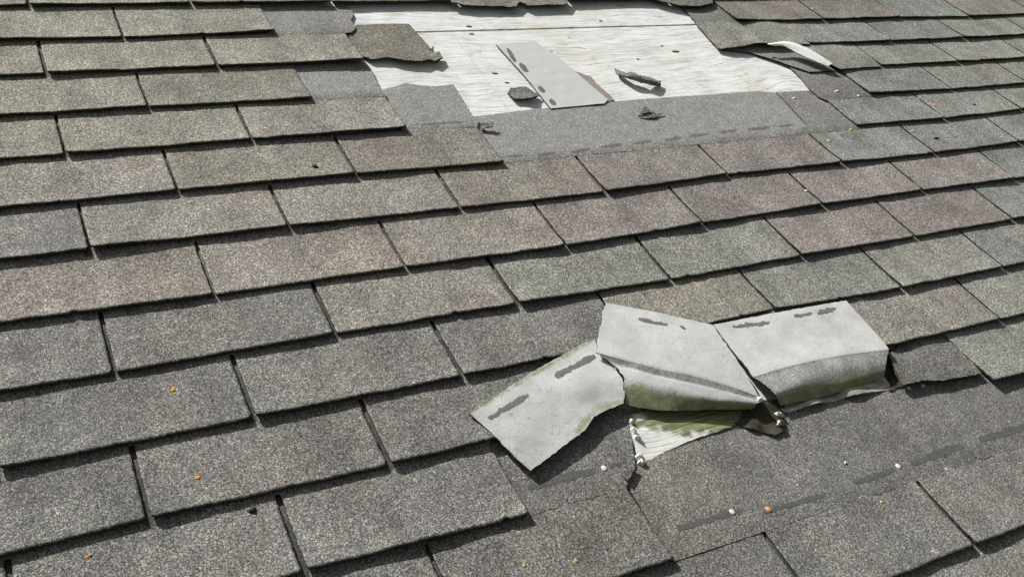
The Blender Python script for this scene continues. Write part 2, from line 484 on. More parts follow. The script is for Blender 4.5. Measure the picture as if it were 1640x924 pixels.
# tints as seen on the photograph (sRGB), turned into base colours
OLV, BRN, PNK, GRN, BLU, NEU, LGT, DRK = (126, 124, 115), (120, 116, 109), (124, 119, 115), (125, 126, 119), (120, 122, 118), (113, 112, 108), (129, 126, 119), (105, 104, 100)
WORD = {OLV: 'olive grey', BRN: 'brownish grey', PNK: 'pinkish grey', GRN: 'greenish grey', BLU: 'bluish grey', NEU: 'mid grey', LGT: 'light grey', DRK: 'dark grey'}
TINT = {}
for r in range(-1, 18):
    for k2 in range(-6, 26):
        if (k2 % 2) != (1 if r % 2 == 0 else 0): continue
        u = k2 / 2 + .5
        if r <= 6: c = OLV if u < 3 else (BRN if r <= 2 else GRN)
        elif r <= 9: c = LGT if u < 2 else GRN
        else: c = NEU if u < 3.5 else GRN
        if r >= 12: c = DRK if u < 2.2 else NEU
        TINT[(r, k2)] = c
TINT.update({(1, 2): BRN, (1, 4): BRN, (1, 6): BRN, (5, 4): BRN, (5, 2): LGT, (6, 1): OLV, (6, 3): BRN, (6, -1): LGT,
             (4, 1): OLV, (2, 15): BLU, (3, 14): BLU, (3, 12): BLU, (5, 12): BLU, (6, 11): BLU, (6, 13): BLU, (7, 10): BLU, (7, 12): BLU, (7, 14): BLU,
             (7, 0): LGT, (7, 2): OLV, (7, 4): BRN, (7, 6): PNK, (7, 8): PNK, (7, -2): LGT, (8, -1): NEU, (8, 1): LGT, (8, 3): LGT, (8, 5): LGT if 0 else PNK, (8, 7): PNK, (8, 9): PNK, (8, 11): PNK,
             (9, -2): PNK, (9, 0): PNK, (9, 2): LGT, (9, 4): GRN, (9, 6): GRN, (9, 8): PNK, (9, 10): PNK, (9, 12): BLU, (8, 13): BLU,
             (10, -1): NEU, (10, 1): LGT, (10, 3): GRN, (10, 5): OLV, (11, 0): NEU, (11, 2): NEU, (11, 8): LGT, (12, 9): GRN, (12, 11): GRN, (12, 1): DRK, (12, -1): NEU,
             (8, 3): LGT, (7, 1): LGT, (10, 11): BLU, (10, 9): GRN, (10, 7): GRN})
WARM = (128, 123, 116); WORD[WARM] = 'warm light grey'
TINT.update({(7, -2): NEU, (7, 2): LGT, (8, -1): WARM, (8, 1): WARM, (8, 3): LGT, (9, -2): NEU, (9, 0): NEU, (9, 2): LGT,
             (10, 1): NEU, (10, 3): NEU, (10, -1): NEU, (12, 1): NEU})
TINT = {k: v for k, v in TINT.items() if (k[1] % 2) == (1 if k[0] % 2 == 0 else 0)}
GAIN = 1.03
def tint(c, rnd=None):
    l = lin(c); k = GAIN * (rnd.uniform(.93, 1.07) if rnd else 1)
    return (l[0] * k, l[1] * k, l[2] * k, 1)

# visible extent of every tab, to find the ones the photo shows
def visible(r, ua, ub):
    n = 0
    for i in range(9):
        for j in range(5):
            x, y = proj(((ua + (ub - ua) * i / 8) * T, (-r + j / 4) * EXPO, 0))
            q = R @ (np.array(((ua + (ub - ua) * i / 8) * T, (-r + j / 4) * EXPO, 0)) - CAM)
            if q[2] > .05 and 0 <= x <= 1640 and 0 <= y <= 924: n += 1
    return n
MISSING = {(2, 3), (2, 5), (2, 7), (2, 9), (3, 4), (3, 6), (3, 8), (3, 10), (4, 3), (4, 5), (4, 7), (4, 9), (4, 11),
           (5, 4), (5, 6), (5, 8), (5, 10), (6, 5), (6, 7), (6, 9), (11, 4), (11, 6), (12, 3), (12, 5), (12, 7),
           (13, 4), (13, 6), (13, 8), (13, 10), (13, 12), (13, 14)}
STRIP_ABOVE = {(3, 2), (5, 2), (6, 3), (7, 4), (7, 6), (7, 8), (7, 10), (6, 11), (13, 2), (14, 3), (14, 5), (14, 7), (14, 9), (14, 11), (14, 13), (14, 15)}
ORD = ['', 'first', 'second', 'third', 'fourth', 'fifth', 'sixth', 'seventh', 'eighth', 'ninth', 'tenth', 'eleventh', 'twelfth', 'thirteenth', 'fourteenth', 'fifteenth', 'sixteenth', 'seventeenth']
NUM = ['', 'one', 'two', 'three', 'four', 'five', 'six', 'seven', 'eight', 'nine', 'ten', 'eleven', 'twelve', 'thirteen', 'fourteen', 'fifteen', 'sixteen', 'seventeen']
WORDS_X = {
    (2, 1): 'its right end free',
    (3, 2): 'beside bare plywood', (4, 1): 'its right end free',
    (5, 2): 'its right corner free', (6, 3): 'its right corner free',
}
rowtabs = {}
for r in range(0, 17):
    for k2 in range(-6, 26):
        if (r, k2) not in TINT or (r, k2) in MISSING: continue
        u = k2 / 2
        vis = visible(r, u, u + 1)
        if not vis:
            near = any(visible(r + dr, u + du, u + 1 + du) for dr in (-1, 0, 1) for du in (-1, 0, 1))
            if not near: continue
        rowtabs.setdefault(r, []).append((k2, vis))
TABS = {}
top_r = min(r for r in rowtabs if any(v for _, v in rowtabs[r]))
for r, L in rowtabs.items():
    L.sort(); blocks = []; vis_l = [k for k, v in L if v]
    split = [(a, b) for a, b in zip(vis_l, vis_l[1:]) if b - a > 2]
    for k2, v in L:
        rnd = random.Random(r * 77 + k2)
        c = TINT[(r, k2)]; kw = {}
        if (r, k2) in STRIP_ABOVE: kw['smax'] = 1.05
        if (r, k2) == (3, 10): continue
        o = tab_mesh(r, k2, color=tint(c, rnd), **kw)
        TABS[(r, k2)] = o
        grp = 'asphalt shingle tabs laid in rows on the roof'
        if not v:
            tag(o, 'grey asphalt shingle tab of the same roof beyond the edge of the photo', 'shingle', 'asphalt shingle tabs beyond the edge of the photo'); continue
        rr = r - top_r + 1
        if split and k2 >= split[-1][1]:
            i = len([a for a in vis_l if a >= k2])
            where = f'{ORD[i]} from the right edge in row {NUM[rr]}, right of the damage'
            if i == 1: where = f'at the right edge in row {NUM[rr]}, right of the damage'
        else:
            i = len([a for a in vis_l if a <= k2])
            if (r, k2) in WORDS_X: where = f'{ORD[i]} from the left in row {NUM[rr]}, {WORDS_X[(r, k2)]}'
            else: where = f'{ORD[i]} from the left in row {NUM[rr]}'
        tag(o, f'{WORD[c]} shingle tab, {where}', 'shingle', grp)

# ------------------------------------------------------------------ plywood and the roof below
def slab(name, x0, x1, y0, y1, z, t, mat, step=.02, color=None):
    nx = max(2, int((x1 - x0) / step)); ny = max(2, int((y1 - y0) / step)); vs = []; fs = []
    for i in range(ny + 1):
        for j in range(nx + 1):
            x = x0 + (x1 - x0) * j / nx; y = y0 + (y1 - y0) * i / ny
            vs.append((x, y, z + .0006 * nz(x * 6, y * 6, 3)))
    for i in range(ny):
        for j in range(nx):
            a = i * (nx + 1) + j; fs.append((a, a + 1, a + nx + 2, a + nx + 1))
    o = link_mesh(name, vs, fs, [mat], None, color=color, smooth=True); solid(o, t, 0)
    return o
seamy = -1.93 * EXPO
vx = 2.80 * T
zd = DECK
pl = slab('plywood_sheet', -5 * T, 11 * T, seamy + .0022, 1.5 * EXPO, zd + .0012, .011, WD)
tag(pl, 'whitish weathered plywood above the long dark seam at the top of the hole', 'plywood', 'plywood sheets under the shingles')
pl = slab('plywood_sheet', -5 * T, vx - .0008, -15.6 * EXPO, seamy - .0022, zd, .011, WD)
tag(pl, 'grooved grey white plywood left of the upright joint, reaching under the torn flaps', 'plywood', 'plywood sheets under the shingles')
pl = slab('plywood_sheet', vx + .0008, 11 * T, -15.6 * EXPO, seamy - .0022, zd, .011, WD)
tag(pl, 'pale plywood with yellow stains right of the upright joint, under the loose grey piece', 'plywood', 'plywood sheets under the shingles')
def big(name, x0, x1, y0, y1, z, mat):
    o = link_mesh(name, [(x0, y0, z), (x1, y0, z), (x1, y1, z), (x0, y1, z)], [(0, 1, 2, 3)], [mat], smooth=False)
    return tag(o, kind='structure')
dk = big('roof_deck', -4, 6, -2.6, 3.0, DECK - .016, plain('deck shingle grey', (.10, .10, .095), .95, 8, .3))
gm = plain('ground grass', (.07, .09, .035), .95, 2, .4)
gme = bpy.data.meshes.new('ground'); gme.from_pydata([(-600, -600, -4.2), (600, -600, -4.2), (600, 600, -4.2), (-600, 600, -4.2)], [], [(0, 1, 2, 3)])
gme.materials.append(gm); go = bpy.data.objects.new('ground', gme); COL.objects.link(go); tag(go, kind='structure')

# ------------------------------------------------------------------ exposed upper strips of shingles
def strip(name_label, r, poly, c, wear=.6, seed=3., rag=.0014, zoff=.0003, lo_soft=None, t=.003, grp='bare upper strips of shingles left uncovered', hmin=None, glue=False):
    """outline in photo pixels; z follows the shingle of row r"""
    def hf(x, y):
        s = y / EXPO + r
        return max(-TH * s, DECK + TH * .55 if hmin is None else hmin) + zoff
    P = []
    for (px, py) in poly:
        q = pix(px, py, -TH * 1.5)
        for _ in range(3): q = pix(px, py, hf(q.x, q.y))
        P.append((px, py, q.z))
    def wfun(px, py):
        q = pix(px, py, -.006); s = q.y / EXPO + r
        return max(0, min(1, wear * (min(1, max(0, (s - 1.03) / .22))) + .12 * nz(q.x * 12, q.y * 12, 3)))
    o = sheet('bare_shingle_strip', P, [GR, ED], t=t, step=.008, rag=rag, seed=seed, hfun=hf, attr={'wear': wfun}, color=tint(c), wob=.0004)
    tag(o, name_label, 'shingle strip', grp)
    if glue: o = wrap(o, 'bare_shingle_strip', 'strip_sheet')
    return o
def uvp(u, v, z=-TH * 1.2): return proj((u * T, v * EXPO, z))
def cutp(pts): return [tuple(p) for p in pts]
ST = {}
# row 3 strip showing where a tab of row 2 is gone (top, left of the hole)
ST['r3'] = strip('small bare grey strip at the upper left rim of the hole, torn at its right', 3,
      [uvp(1.42, -2.0), uvp(1.42, -1.0), (558, 10), (566, 22), (562, 33), (570, 44), (562, 53), uvp(1.9, -2.0)], NEU, .45, 3.1, .003)
ST['r5'] = strip('small bare grey strip below the broken tab, ending straight at the bare plywood', 5,
      [uvp(1.40, -4.0), uvp(1.42, -2.8), uvp(1.97, -2.8), (592, 107), (608, 141), uvp(1.99, -4.0)], NEU, .9, 4.1, .0012)
ST['r6'] = strip('bare grey rectangle of shingle jutting into the lower left corner of the bare plywood', 6,
      [uvp(1.95, -5.0), uvp(1.97, -3.82), (650, 134), (690, 139), (726, 136), (757, 186), (766, 193), uvp(2.48, -5.0)], NEU, .85, 5.1, .0022, glue=True)
ST['r7'] = strip('long bare grey strip with dark glue dashes along the foot of the plywood', 7,
      [(800, 262), (770, 225), (745, 187), (768, 186), (833, 178), (905, 170), (1005, 161), (1120, 153), (1215, 146), (1242, 149), (1268, 176), (1290, 200), uvp(4.9, -6.0), uvp(4.0, -6.0), uvp(3.0, -6.0), uvp(2.42, -6.0)], NEU, .95, 6.1, .0022, glue=True)
ST['r7b'] = strip('dark bare shingle patch with white specks just right of the long bare strip', 7,
      [uvp(4.90, -6.0), (1291, 199), (1269, 175), (1243, 148), (1300, 145), uvp(6.0, -4.4), uvp(6.0, -6.0)], DRK, .4, 7.1, .0012, grp='bare upper strips of shingles left uncovered')
ST['r6b'] = strip('dark speckled bare shingle patch under the curled corner at the right of the hole', 6,
      [(1312, 156), (1300, 146), (1282, 124), (1256, 100), (1252, 90), uvp(6.1, -3.6), uvp(6.1, -5.0), uvp(5.55, -5.0)], DRK, .25, 8.1, .0016)
ST['r5b'] = strip('thin bare grey strip below the wavy lifted tab right of the hole', 5,
      [(1256, 102), (1240, 96), (1200, 84), (1150, 79), (1146, 70), uvp(5.3, -2.6), uvp(5.98, -2.9), uvp(5.98, -4.0), uvp(5.7, -4.0)], NEU, .7, 9.1, .0016)
ST['r4b'] = strip('rough grey bare strip at the upper right corner of the hole', 3,
      [(1116, 38), (1106, 26), (1090, 11), (1086, 4), uvp(5.6, -.9), uvp(5.7, -2.0), uvp(5.1, -2.0)], DRK, .3, 10.1, .0022, zoff=-.0006)
# lower damage
ST['r13'] = strip('granular bare strip in front of the fallen left flap, cracked off at its right end', 13,
      [uvp(1.47, -12.0), uvp(1.47, -10.7), uvp(2.0, -10.6), (1003, 655), (1008, 680), (1014, 712), (1016, 742), (1008, 772), (1002, 778), uvp(1.98, -12.0)], DRK, .12, 11.1, .0018, glue=True)
def lowstrip(lab, poly, c, sd, w, zoff=.0009): return strip(lab, 14, poly, c, w, sd, .0012, glue=True, zoff=zoff)
ST['r14a'] = lowstrip('bare shingle piece between the dark crack and the faint joint, below the splintered wood',
      [uvp(2.0, -13.0), (1000, 772), (1012, 752), (1026, 741), (1062, 722), (1108, 702), (1128, 712), uvp(2.497, -12.2), uvp(2.497, -13.0)], (111, 108, 103), 12.1, .12)
ST['r14b'] = lowstrip('widest bare shingle strip, dark grey, running from below the flaps to the right edge',
      [uvp(2.45, -13.0), uvp(2.45, -12.2), (1118, 712), (1110, 701), (1160, 686), (1206, 676), (1240, 690), (1256, 660), (1340, 638), (1420, 620), (1480, 614), uvp(4.2, -11.45), uvp(7.5, -11.2), uvp(7.5, -13.0), uvp(4.5, -13.0), uvp(3.5, -13.0)], (103, 102, 99), 13.1, .18, .0002)

# ------------------------------------------------------------------ right of the hole: lifted tab and curled corner
def lifted(px, lab, c, cat='shingle', extra=None, seed=20., t=.003, rag=.0012, grp=None, attr=None, mats=None, name='roof_shingle', step=.006):
    o = sheet(name, px, mats or [GR, ED], t=t, seed=seed, rag=rag, color=tint(c), extra=extra, attr=attr, step=step, wob=.0008)
    return tag(o, lab, cat, grp)
lifted([(1113, 37, -.005), (1180, 36, -.004), (1256, 36, -.003), (1277, 52, .001), (1297, 71, .004), (1268, 70, .006), (1240, 68, .008), (1212, 69, .007), (1190, 74, .003), (1170, 77, .001), (1150, 78, -.003), (1132, 58, -.005)],
       'greenish grey wavy tab with its lower edge lifted, right beside the bare plywood', GRN, extra=[(1180, 55, -.001), (1240, 55, .003)], grp='asphalt shingle tabs laid in rows on the roof')
# tab of row 4 whose left end is curled up
lifted([uvp(6.52, -4.0, 0) + (0.001,), uvp(6.49, -2.8, 0) + (-.0042,), uvp(5.95, -2.8, 0) + (-.004,), (1268, 72, .0), (1300, 86, .004), (1346, 111, .004), (1380, 108, .001)],
       'greenish grey tab under the white curled sliver, right of the bare plywood', GRN, seed=22., grp='asphalt shingle tabs laid in rows on the roof')
WHB = plain('white curled backing', (.74, .74, .72), .9, 220, .16)
cf = loft('curled_corner', [[(1228, 70, .015), (1264, 67, .017), (1300, 81, .015), (1333, 102, .011)],
                          [(1233, 72, .0155), (1262, 71, .017), (1297, 85, .0145), (1331, 104, .0105)],
                          [(1240, 74, .012), (1258, 76, .013), (1291, 92, .011), (1324, 106, .008)]],
      [WHB, ED], t=.0022, N=50, sub=6, ends=(.003, .003), rag=.003)
tag(cf, 'thin pale curled sliver of shingle standing up at the right rim of the hole', 'shingle piece')

# ------------------------------------------------------------------ broken piece left of the hole
lifted([(558, 50, -.0075), (570, 40, -.007), (655, 39, -.006), (672, 58, -.005), (690, 78, -.003), (708, 92, -.001), (697, 98, .0), (688, 95, .0), (676, 98, .0005), (655, 97, .0005), (638, 95, .0005), (622, 92, -.001), (594, 95, -.003), (576, 88, -.006), (560, 64, -.0075)],
       'dark olive broken shingle tab with a ragged lower edge, left of the bare plywood', (112, 110, 101), seed=24., rag=.0006, grp=None)
H_PLY = DECK + .0006
lifted([(692, 86, H_PLY + .009), (704, 83, H_PLY + .011), (709, 92, H_PLY + .010), (700, 99, H_PLY + .007), (688, 95, H_PLY + .006)],
       'tiny grey crumb of shingle at the lower right corner of the broken tab', DRK, 'shingle crumb', seed=25., rag=.002, name='shingle_crumb', step=.004)

# ragged brown chunks hanging over the top of the hole
lifted([(718, -6, .004), (724, 4, .004), (748, 9, .003), (790, 10, .003), (826, 11, .002), (832, 3, .003), (846, 9, .003), (880, 8, .003), (905, 7, .003), (915, -6, .004)],
       'brown ragged shingle edge hanging over the top middle of the bare plywood', BRN, seed=27., rag=.0022)
lifted([(1030, -6, .004), (1062, 3, .004), (1090, 9, .004), (1120, 10, .004), (1142, 5, .003), (1140, -6, .003)],
       'small dark shingle end above the upper right corner of the hole', DRK, seed=28., rag=.0016)

# ------------------------------------------------------------------ loose things on the plywood
def grey_back(px, lab, name, seed, extra=None, moss=None, band=None, t=.0028, rag=.001, cat='shingle piece', mats=None):
    at = {}
    if moss: at['moss'] = moss
    if band: at['band'] = band
    o = sheet(name, px, mats or [BK, ED], t=t, seed=seed, rag=rag, extra=extra, attr=at or None, wob=.0006)
    return tag(o, lab, cat)
GREYB = plain('grey shingle backing', (.48, .485, .48), .9, 500, .07, .1)
lp = grey_back([(794, 71, H_PLY + .006), (858, 67, H_PLY + .006), (900, 97, H_PLY + .006), (974, 160, H_PLY + .005), (968, 166, H_PLY + .005), (882, 174, H_PLY + .005), (838, 119, H_PLY + .006)],
      'smooth grey upside down shingle piece lying slanted on the bare plywood', 'loose_shingle_piece', 31., mats=[GREYB, ED], rag=.0005)
lp = wrap(lp, 'loose_shingle_piece', 'piece_sheet')
BROWNP = plain('brown paper backing', (.26, .22, .195), .95, 90, .2)
bp = grey_back([(915, 112, H_PLY + .0022), (946, 123, H_PLY + .0022), (962, 140, H_PLY + .0022), (984, 160, H_PLY + .0022), (970, 163, H_PLY + .0022), (940, 140, H_PLY + .0022)],
      'brown torn paper scrap showing along the right side of the slanted grey piece', 'paper_scrap', 32., mats=[BROWNP], t=.0015, rag=.0022, cat='scrap')
lifted([(814, 149, H_PLY + .006), (818, 141, H_PLY + .008), (842, 139, H_PLY + .010), (864, 152, H_PLY + .008), (852, 157, H_PLY + .012), (824, 158, H_PLY + .009)],
       'small granular shingle chip lying against the lower left of the slanted grey piece', NEU, 'shingle chip', seed=33., rag=.0018, name='shingle_chip', step=.004, t=.004)
# crumpled fragment
cfr = loft('crumpled_shingle_scrap', [[(985, 110, H_PLY + .004), (1000, 116, H_PLY + .012), (1013, 116, H_PLY + .018), (1025, 121, H_PLY + .020), (1040, 124, H_PLY + .012), (1057, 131, H_PLY + .006)],
                                  [(987, 117, H_PLY + .010), (1003, 122, H_PLY + .018), (1015, 123, H_PLY + .020), (1027, 127, H_PLY + .017), (1042, 130, H_PLY + .018), (1059, 135, H_PLY + .008)],
                                  [(990, 121, H_PLY + .008), (1005, 126, H_PLY + .009), (1020, 131, H_PLY + .005), (1035, 135, H_PLY + .007), (1047, 138, H_PLY + .006), (1057, 139, H_PLY + .004)]],
      [GR, ED], t=.003, N=44, sub=6, ends=(.003, .002), rag=.005, seed=6.3, color=tint(NEU))
tag(cfr, 'crumpled granular shingle scrap with a peaked middle, alone on the right half of the plywood', 'shingle scrap')

# ------------------------------------------------------------------ the three torn flaps
def seg(x, y, x1, y1, x2, y2):
    dx, dy = x2 - x1, y2 - y1; t = max(0, min(1, ((x - x1) * dx + (y - y1) * dy) / (dx * dx + dy * dy)))
    return math.hypot(x - x1 - t * dx, y - y1 - t * dy)
def mossA(x, y):
    m = 0
    m = max(m, .85 - seg(x, y, 752, 660, 953, 541) / 9, .8 - seg(x, y, 752, 663, 850, 756) / 6)
    m = max(m, .62 - seg(x, y, 1000, 645, 955, 652) / 30, .72 - seg(x, y, 950, 660, 925, 690) / 26)
    m = max(m, .6 - seg(x, y, 800, 705, 835, 722) / 16)
    m = max(m, .35 - seg(x, y, 850, 740, 900, 700) / 60)
    return max(0, m)
fa = grey_back([(752, 662, 0.0056), (800, 630, 0.0045), (855, 594, 0.0045), (905, 566, 0.0045), (953, 541, 0.0056), (962, 563, 0.0065), (983, 588, 0.0079), (996, 606, 0.0089), (1001, 622, 0.0093), (999, 646, 0.0062),
                (975, 655, 0.0065), (952, 667, 0.0068), (936, 689, 0.0062), (915, 704, 0.0065), (885, 727, 0.0062), (862, 744, 0.0058), (850, 754, 0.0054), (826, 733, 0.0061), (800, 706, 0.0051), (775, 682, 0.0051)],
      'pale grey flap turned upside down, lowest and leftmost of the three torn flaps', 'torn_flap', 41., extra=[(870, 650, 0.0075), (930, 620, 0.0102), (830, 690, 0.0079)], moss=mossA, rag=.0016)
fa['group'] = 'pale torn flaps turned underside up'; fa = wrap(fa, 'torn_flap', 'flap_sheet')
fb = loft('torn_flap', [
    [(968, 484, .006), (1050, 500, .006), (1142, 520, .006)],
    [(966, 505, .009), (1058, 524, .010), (1158, 545, .009)],
    [(960, 540, .013), (1060, 562, .015), (1190, 592, .013)],
    [(956, 562, .016), (1040, 583, .018), (1130, 603, .018), (1214, 631, .014)],
    [(962, 569, .0145), (1044, 592, .0165), (1133, 612, .0165), (1219, 638, .0125)],
    [(975, 579, .0125), (1047, 599, .0145), (1136, 619, .0145), (1216, 641, .0115)],
    [(990, 590, .0145), (1050, 604, .0155), (1138, 624, .0150), (1217, 643, .0115)],
    [(998, 606, .0140), (1056, 619, .0145), (1140, 636, .0140), (1212, 646, .0105)],
    [(997, 622, .010), (1058, 634, .010), (1142, 645, .010), (1210, 650, .007)],
    [(1001, 648, .001), (1060, 657, .001), (1140, 656, .001), (1206, 655, .001)],
   ], [BK, ED], N=110, sub=5, ends=(.0032, .0022), crease=.1, seed=7.7,
   attrs={'moss': [0, 0, 0, 0, 0, 0, 0, .28, .85, 1.0], 'band': [0, 0, 0, .3, 1, .8, .05, 0, 0, 0]}, t=.0026)
tag(fb, 'pale folded flap with a mossy green rolled front, middle one of the torn flaps', 'torn flap', 'pale torn flaps turned underside up'); fb = wrap(fb, 'torn_flap', 'flap_sheet')
fc = loft('torn_flap', [
    [(1143, 520, .006), (1240, 501, .005), (1355, 481, .005)],
    [(1160, 545, .009), (1256, 522, .008), (1372, 500, .007)],
    [(1184, 573, .013), (1280, 546, .012), (1398, 528, .010)],
    [(1204, 601, .016), (1262, 583, .017), (1340, 566, .016), (1421, 556, .013)],
    [(1210, 606, .0155), (1267, 590, .0165), (1344, 573, .0155), (1423, 562, .0125)],
    [(1230, 620, .0135), (1276, 607, .0145), (1348, 588, .0135), (1421, 571, .0105)],
    [(1240, 631, .0115), (1282, 617, .0120), (1349, 600, .0105), (1419, 583, .008)],
    [(1247, 640, .006), (1286, 629, .006), (1350, 615, .005), (1417, 597, .003)],
    [(1250, 649, -.001), (1290, 641, -.001), (1352, 626, -.002), (1416, 604, -.003)],
   ], [BK, ED], N=110, sub=5, ends=(.0022, .0012), crease=.1, seed=8.8,
   attrs={'moss': [.15, 0, 0, 0, 0, 0, .35, .85, .9], 'band': [0, 0, 0, .22, .9, 1, .8, 0, 0]}, t=.0026)
tag(fc, 'pale square flap with a grey fold band, rightmost of the torn flaps', 'torn flap', 'pale torn flaps turned underside up'); fc = wrap(fc, 'torn_flap', 'flap_sheet')

# wood and painted shade below the flaps
def mossW(x, y):
    # green above the line (1003,682)-(1110,700)
    yl = 680 + (x - 1003) * .155 - (8 if x > 1110 else 0)
    d = (yl - y) / 6 + 2.2 * nz(x / 14, y / 9, 2)
    m = max(0, min(1, .5 + d))
    if 1014 < x < 1034 and 664 < y < 674: m *= .1
    return m
wsp = sheet('splintered_wood', [(1004, 656, -.009), (1060, 650, -.009), (1140, 650, -.009), (1208, 653, -.009), (1192, 674, -.008), (1160, 687, -.007), (1112, 703, -.007), (1062, 724, -.008), (1027, 744, -.009), (1018, 722, -.008), (1011, 694, -.006)],
            [WDS], t=.004, seed=51., rag=.0014, attr={'moss': mossW}, wob=.0008)
tag(wsp, 'splintered sheathing wood, mossy green above and white below, under the middle flap', 'wood')
# dark sheet painted as shade in the pocket between two flaps
fe = sheet('shade_sheet', [(1196, 646, -.006), (1226, 640, -.004), (1256, 640, -.006), (1260, 662, -.008), (1254, 690, -.004), (1240, 696, -.003), (1205, 686, -.004), (1180, 678, -.005)], [SHADE_SCRAP], t=.002, seed=52., rag=.003, wob=.005)
tag(fe, 'dark sheet painted as shade in the torn pocket between the middle and right flaps', 'painted shade')
wd2 = sheet('grey_wood_splinter', [(1252, 654, -.004), (1300, 640, -.002), (1360, 622, -.001), (1416, 602, -.002), (1424, 614, -.006), (1424, 624, -.009), (1340, 641, -.009), (1258, 662, -.009)], [WDS], t=.003, seed=53., rag=.0012, attr={'moss': lambda x, y: .62 + .5 * nz(x / 20, y / 5, 3)}, wob=.001)
tag(wd2, 'dark grey strip of weathered wood under the front fold of the right flap', 'wood')
fe2 = sheet('shade_sheet', [(1410, 560, -.008), (1434, 560, -.007), (1446, 580, -.006), (1448, 618, -.007), (1424, 626, -.008), (1412, 606, -.009)], [SHADE_SCRAP], t=.002, seed=54., rag=.002, wob=.002)  # dark sheet painted for the shade in this gap
tag(fe2, 'dark sheet painted as shade in the gap at the right end of the right flap', 'painted shade')
lifted([(1424, 566, .001), (1434, 560, -.004), (1440, 548, -.007), (1520, 526, -.007), (1526, 541, -.006), (1546, 566, -.003), (1572, 598, .001), (1540, 604, .002), (1508, 609, .003), (1478, 609, .004), (1446, 616, .004), (1438, 598, .005), (1430, 582, .004)],
       'dark brown grey broken tab with crumbling edges, right next to the right flap', DRK, seed=55., rag=.0022, t=.006)
lifted([(1006, 770, -.0005), (1018, 745, .0005), (1008, 745, .0), (1001, 764, .0)], 'small dark crumb of shingle wedged in the crack below the middle flap', DRK, 'shingle crumb', seed=56., name='shingle_crumb', step=.004, rag=.0015)

# ------------------------------------------------------------------ surface finder
bpy.context.view_layer.update()
DG = bpy.context.evaluated_depsgraph_get()
WI = W.inverted()
def surf(x, y):
    d = Vector(R.T @ np.array([(x - 820) / F, (y - 462) / F, 1.0]).astype(float)).normalized()
    ok, loc, nor, idx, ob, _ = SC.ray_cast(DG, W @ Vector(CAM.tolist()), W.to_3x3() @ d)
    if not ok: return pix(x, y), Vector((0, 0, 1)), None
    return WI @ loc, (WI.to_3x3() @ nor), ob
def decal(name, px, mat, parent, rag=.002, seed=1., step=.003, up=.0005):
    """thin stain or tar film that follows the surface it sits on"""
    P = [surf(a, b)[0] for a, b in px]
    v, f = cdt([(p.x, p.y) for p in P], step, rag, seed)
    z0 = sum(p.z for p in P) / len(P); vs = []; ok = []
    for q in v:
        x, y = proj((q.x, q.y, z0)); p, n, ob = surf(x, y)
        # keep (x, y) of the roof and take the height found there
        for _ in range(2):
            x, y = proj((q.x, q.y, p.z)); p, n, ob = surf(x, y)
        vs.append((p.x, p.y, p.z + up)); ok.append(abs(p.z - z0) < .03)
    fs = []
    for q in f:
        if not all(ok[i] for i in q): continue
        a, b, c = [Vector(vs[i]) for i in q[:3]]
        fs.append(list(q) if (b - a).cross(c - a).z > 0 else list(reversed(q)))
    nb = len(densify([Vector((p.x, p.y)) for p in P], min(step, .004), rag, seed=seed))
    bd = [Vector(q[:2]) for q in vs[:nb]]; wr = []
    for i, q in enumerate(vs):
        wr.append(0.0 if i < nb else min(1.0, min((Vector(q[:2]) - c).length for c in bd) / .0022))
    return link_mesh(name, vs, fs, [mat], parent, {'wear': wr})
def band_px(x1, y1, x2, y2, w, n=5, seed=0):
    dx, dy = x2 - x1, y2 - y1; L = math.hypot(dx, dy); nx, ny = -dy / L, dx / L
    a = []; b = []
    for i in range(n + 1):
        f = i / n; k = w / 2 * (.8 + .35 * nz(f * 6, seed)) * (.6 if i in (0, n) else 1)
        a.append((x1 + dx * f + nx * k, y1 + dy * f + ny * k)); b.append((x1 + dx * f - nx * k, y1 + dy * f - ny * k))
    return a + b[::-1]
# glue patches on the flaps
decal('glue_patch', band_px(782, 670, 847, 632, 13, seed=1), TAR, fa, .0028, 61.)
decal('glue_patch', band_px(886, 604, 954, 569, 14, seed=2), TAR, fa, .0028, 62.)
decal('glue_patch', band_px(1020, 510, 1068, 520, 8, seed=3), TAR, fb, .0035, 63.)
decal('glue_patch', band_px(1089, 523, 1097, 527, 7, 2, seed=3), TAR, fb, .0035, 63.5)
decal('glue_patch', band_px(1174, 523, 1234, 516, 9, seed=4), TAR, fc, .004, 64.)
decal('glue_patch', band_px(1273, 507, 1302, 501, 9, seed=5), TAR, fc, .004, 65.)
decal('glue_patch', band_px(1308, 502, 1338, 494, 10, seed=6), TAR, fc, .004, 66.)
# glue on the loose grey piece
for i, (a, b, c, d, w) in enumerate([(812, 78, 826, 100, 9), (832, 102, 845, 116, 10), (862, 139, 872, 148, 9), (880, 160, 890, 168, 10)]):
    decal('glue_patch', band_px(a, b, c, d, w, 3, seed=i), TAR, lp, .001, 70. + i)
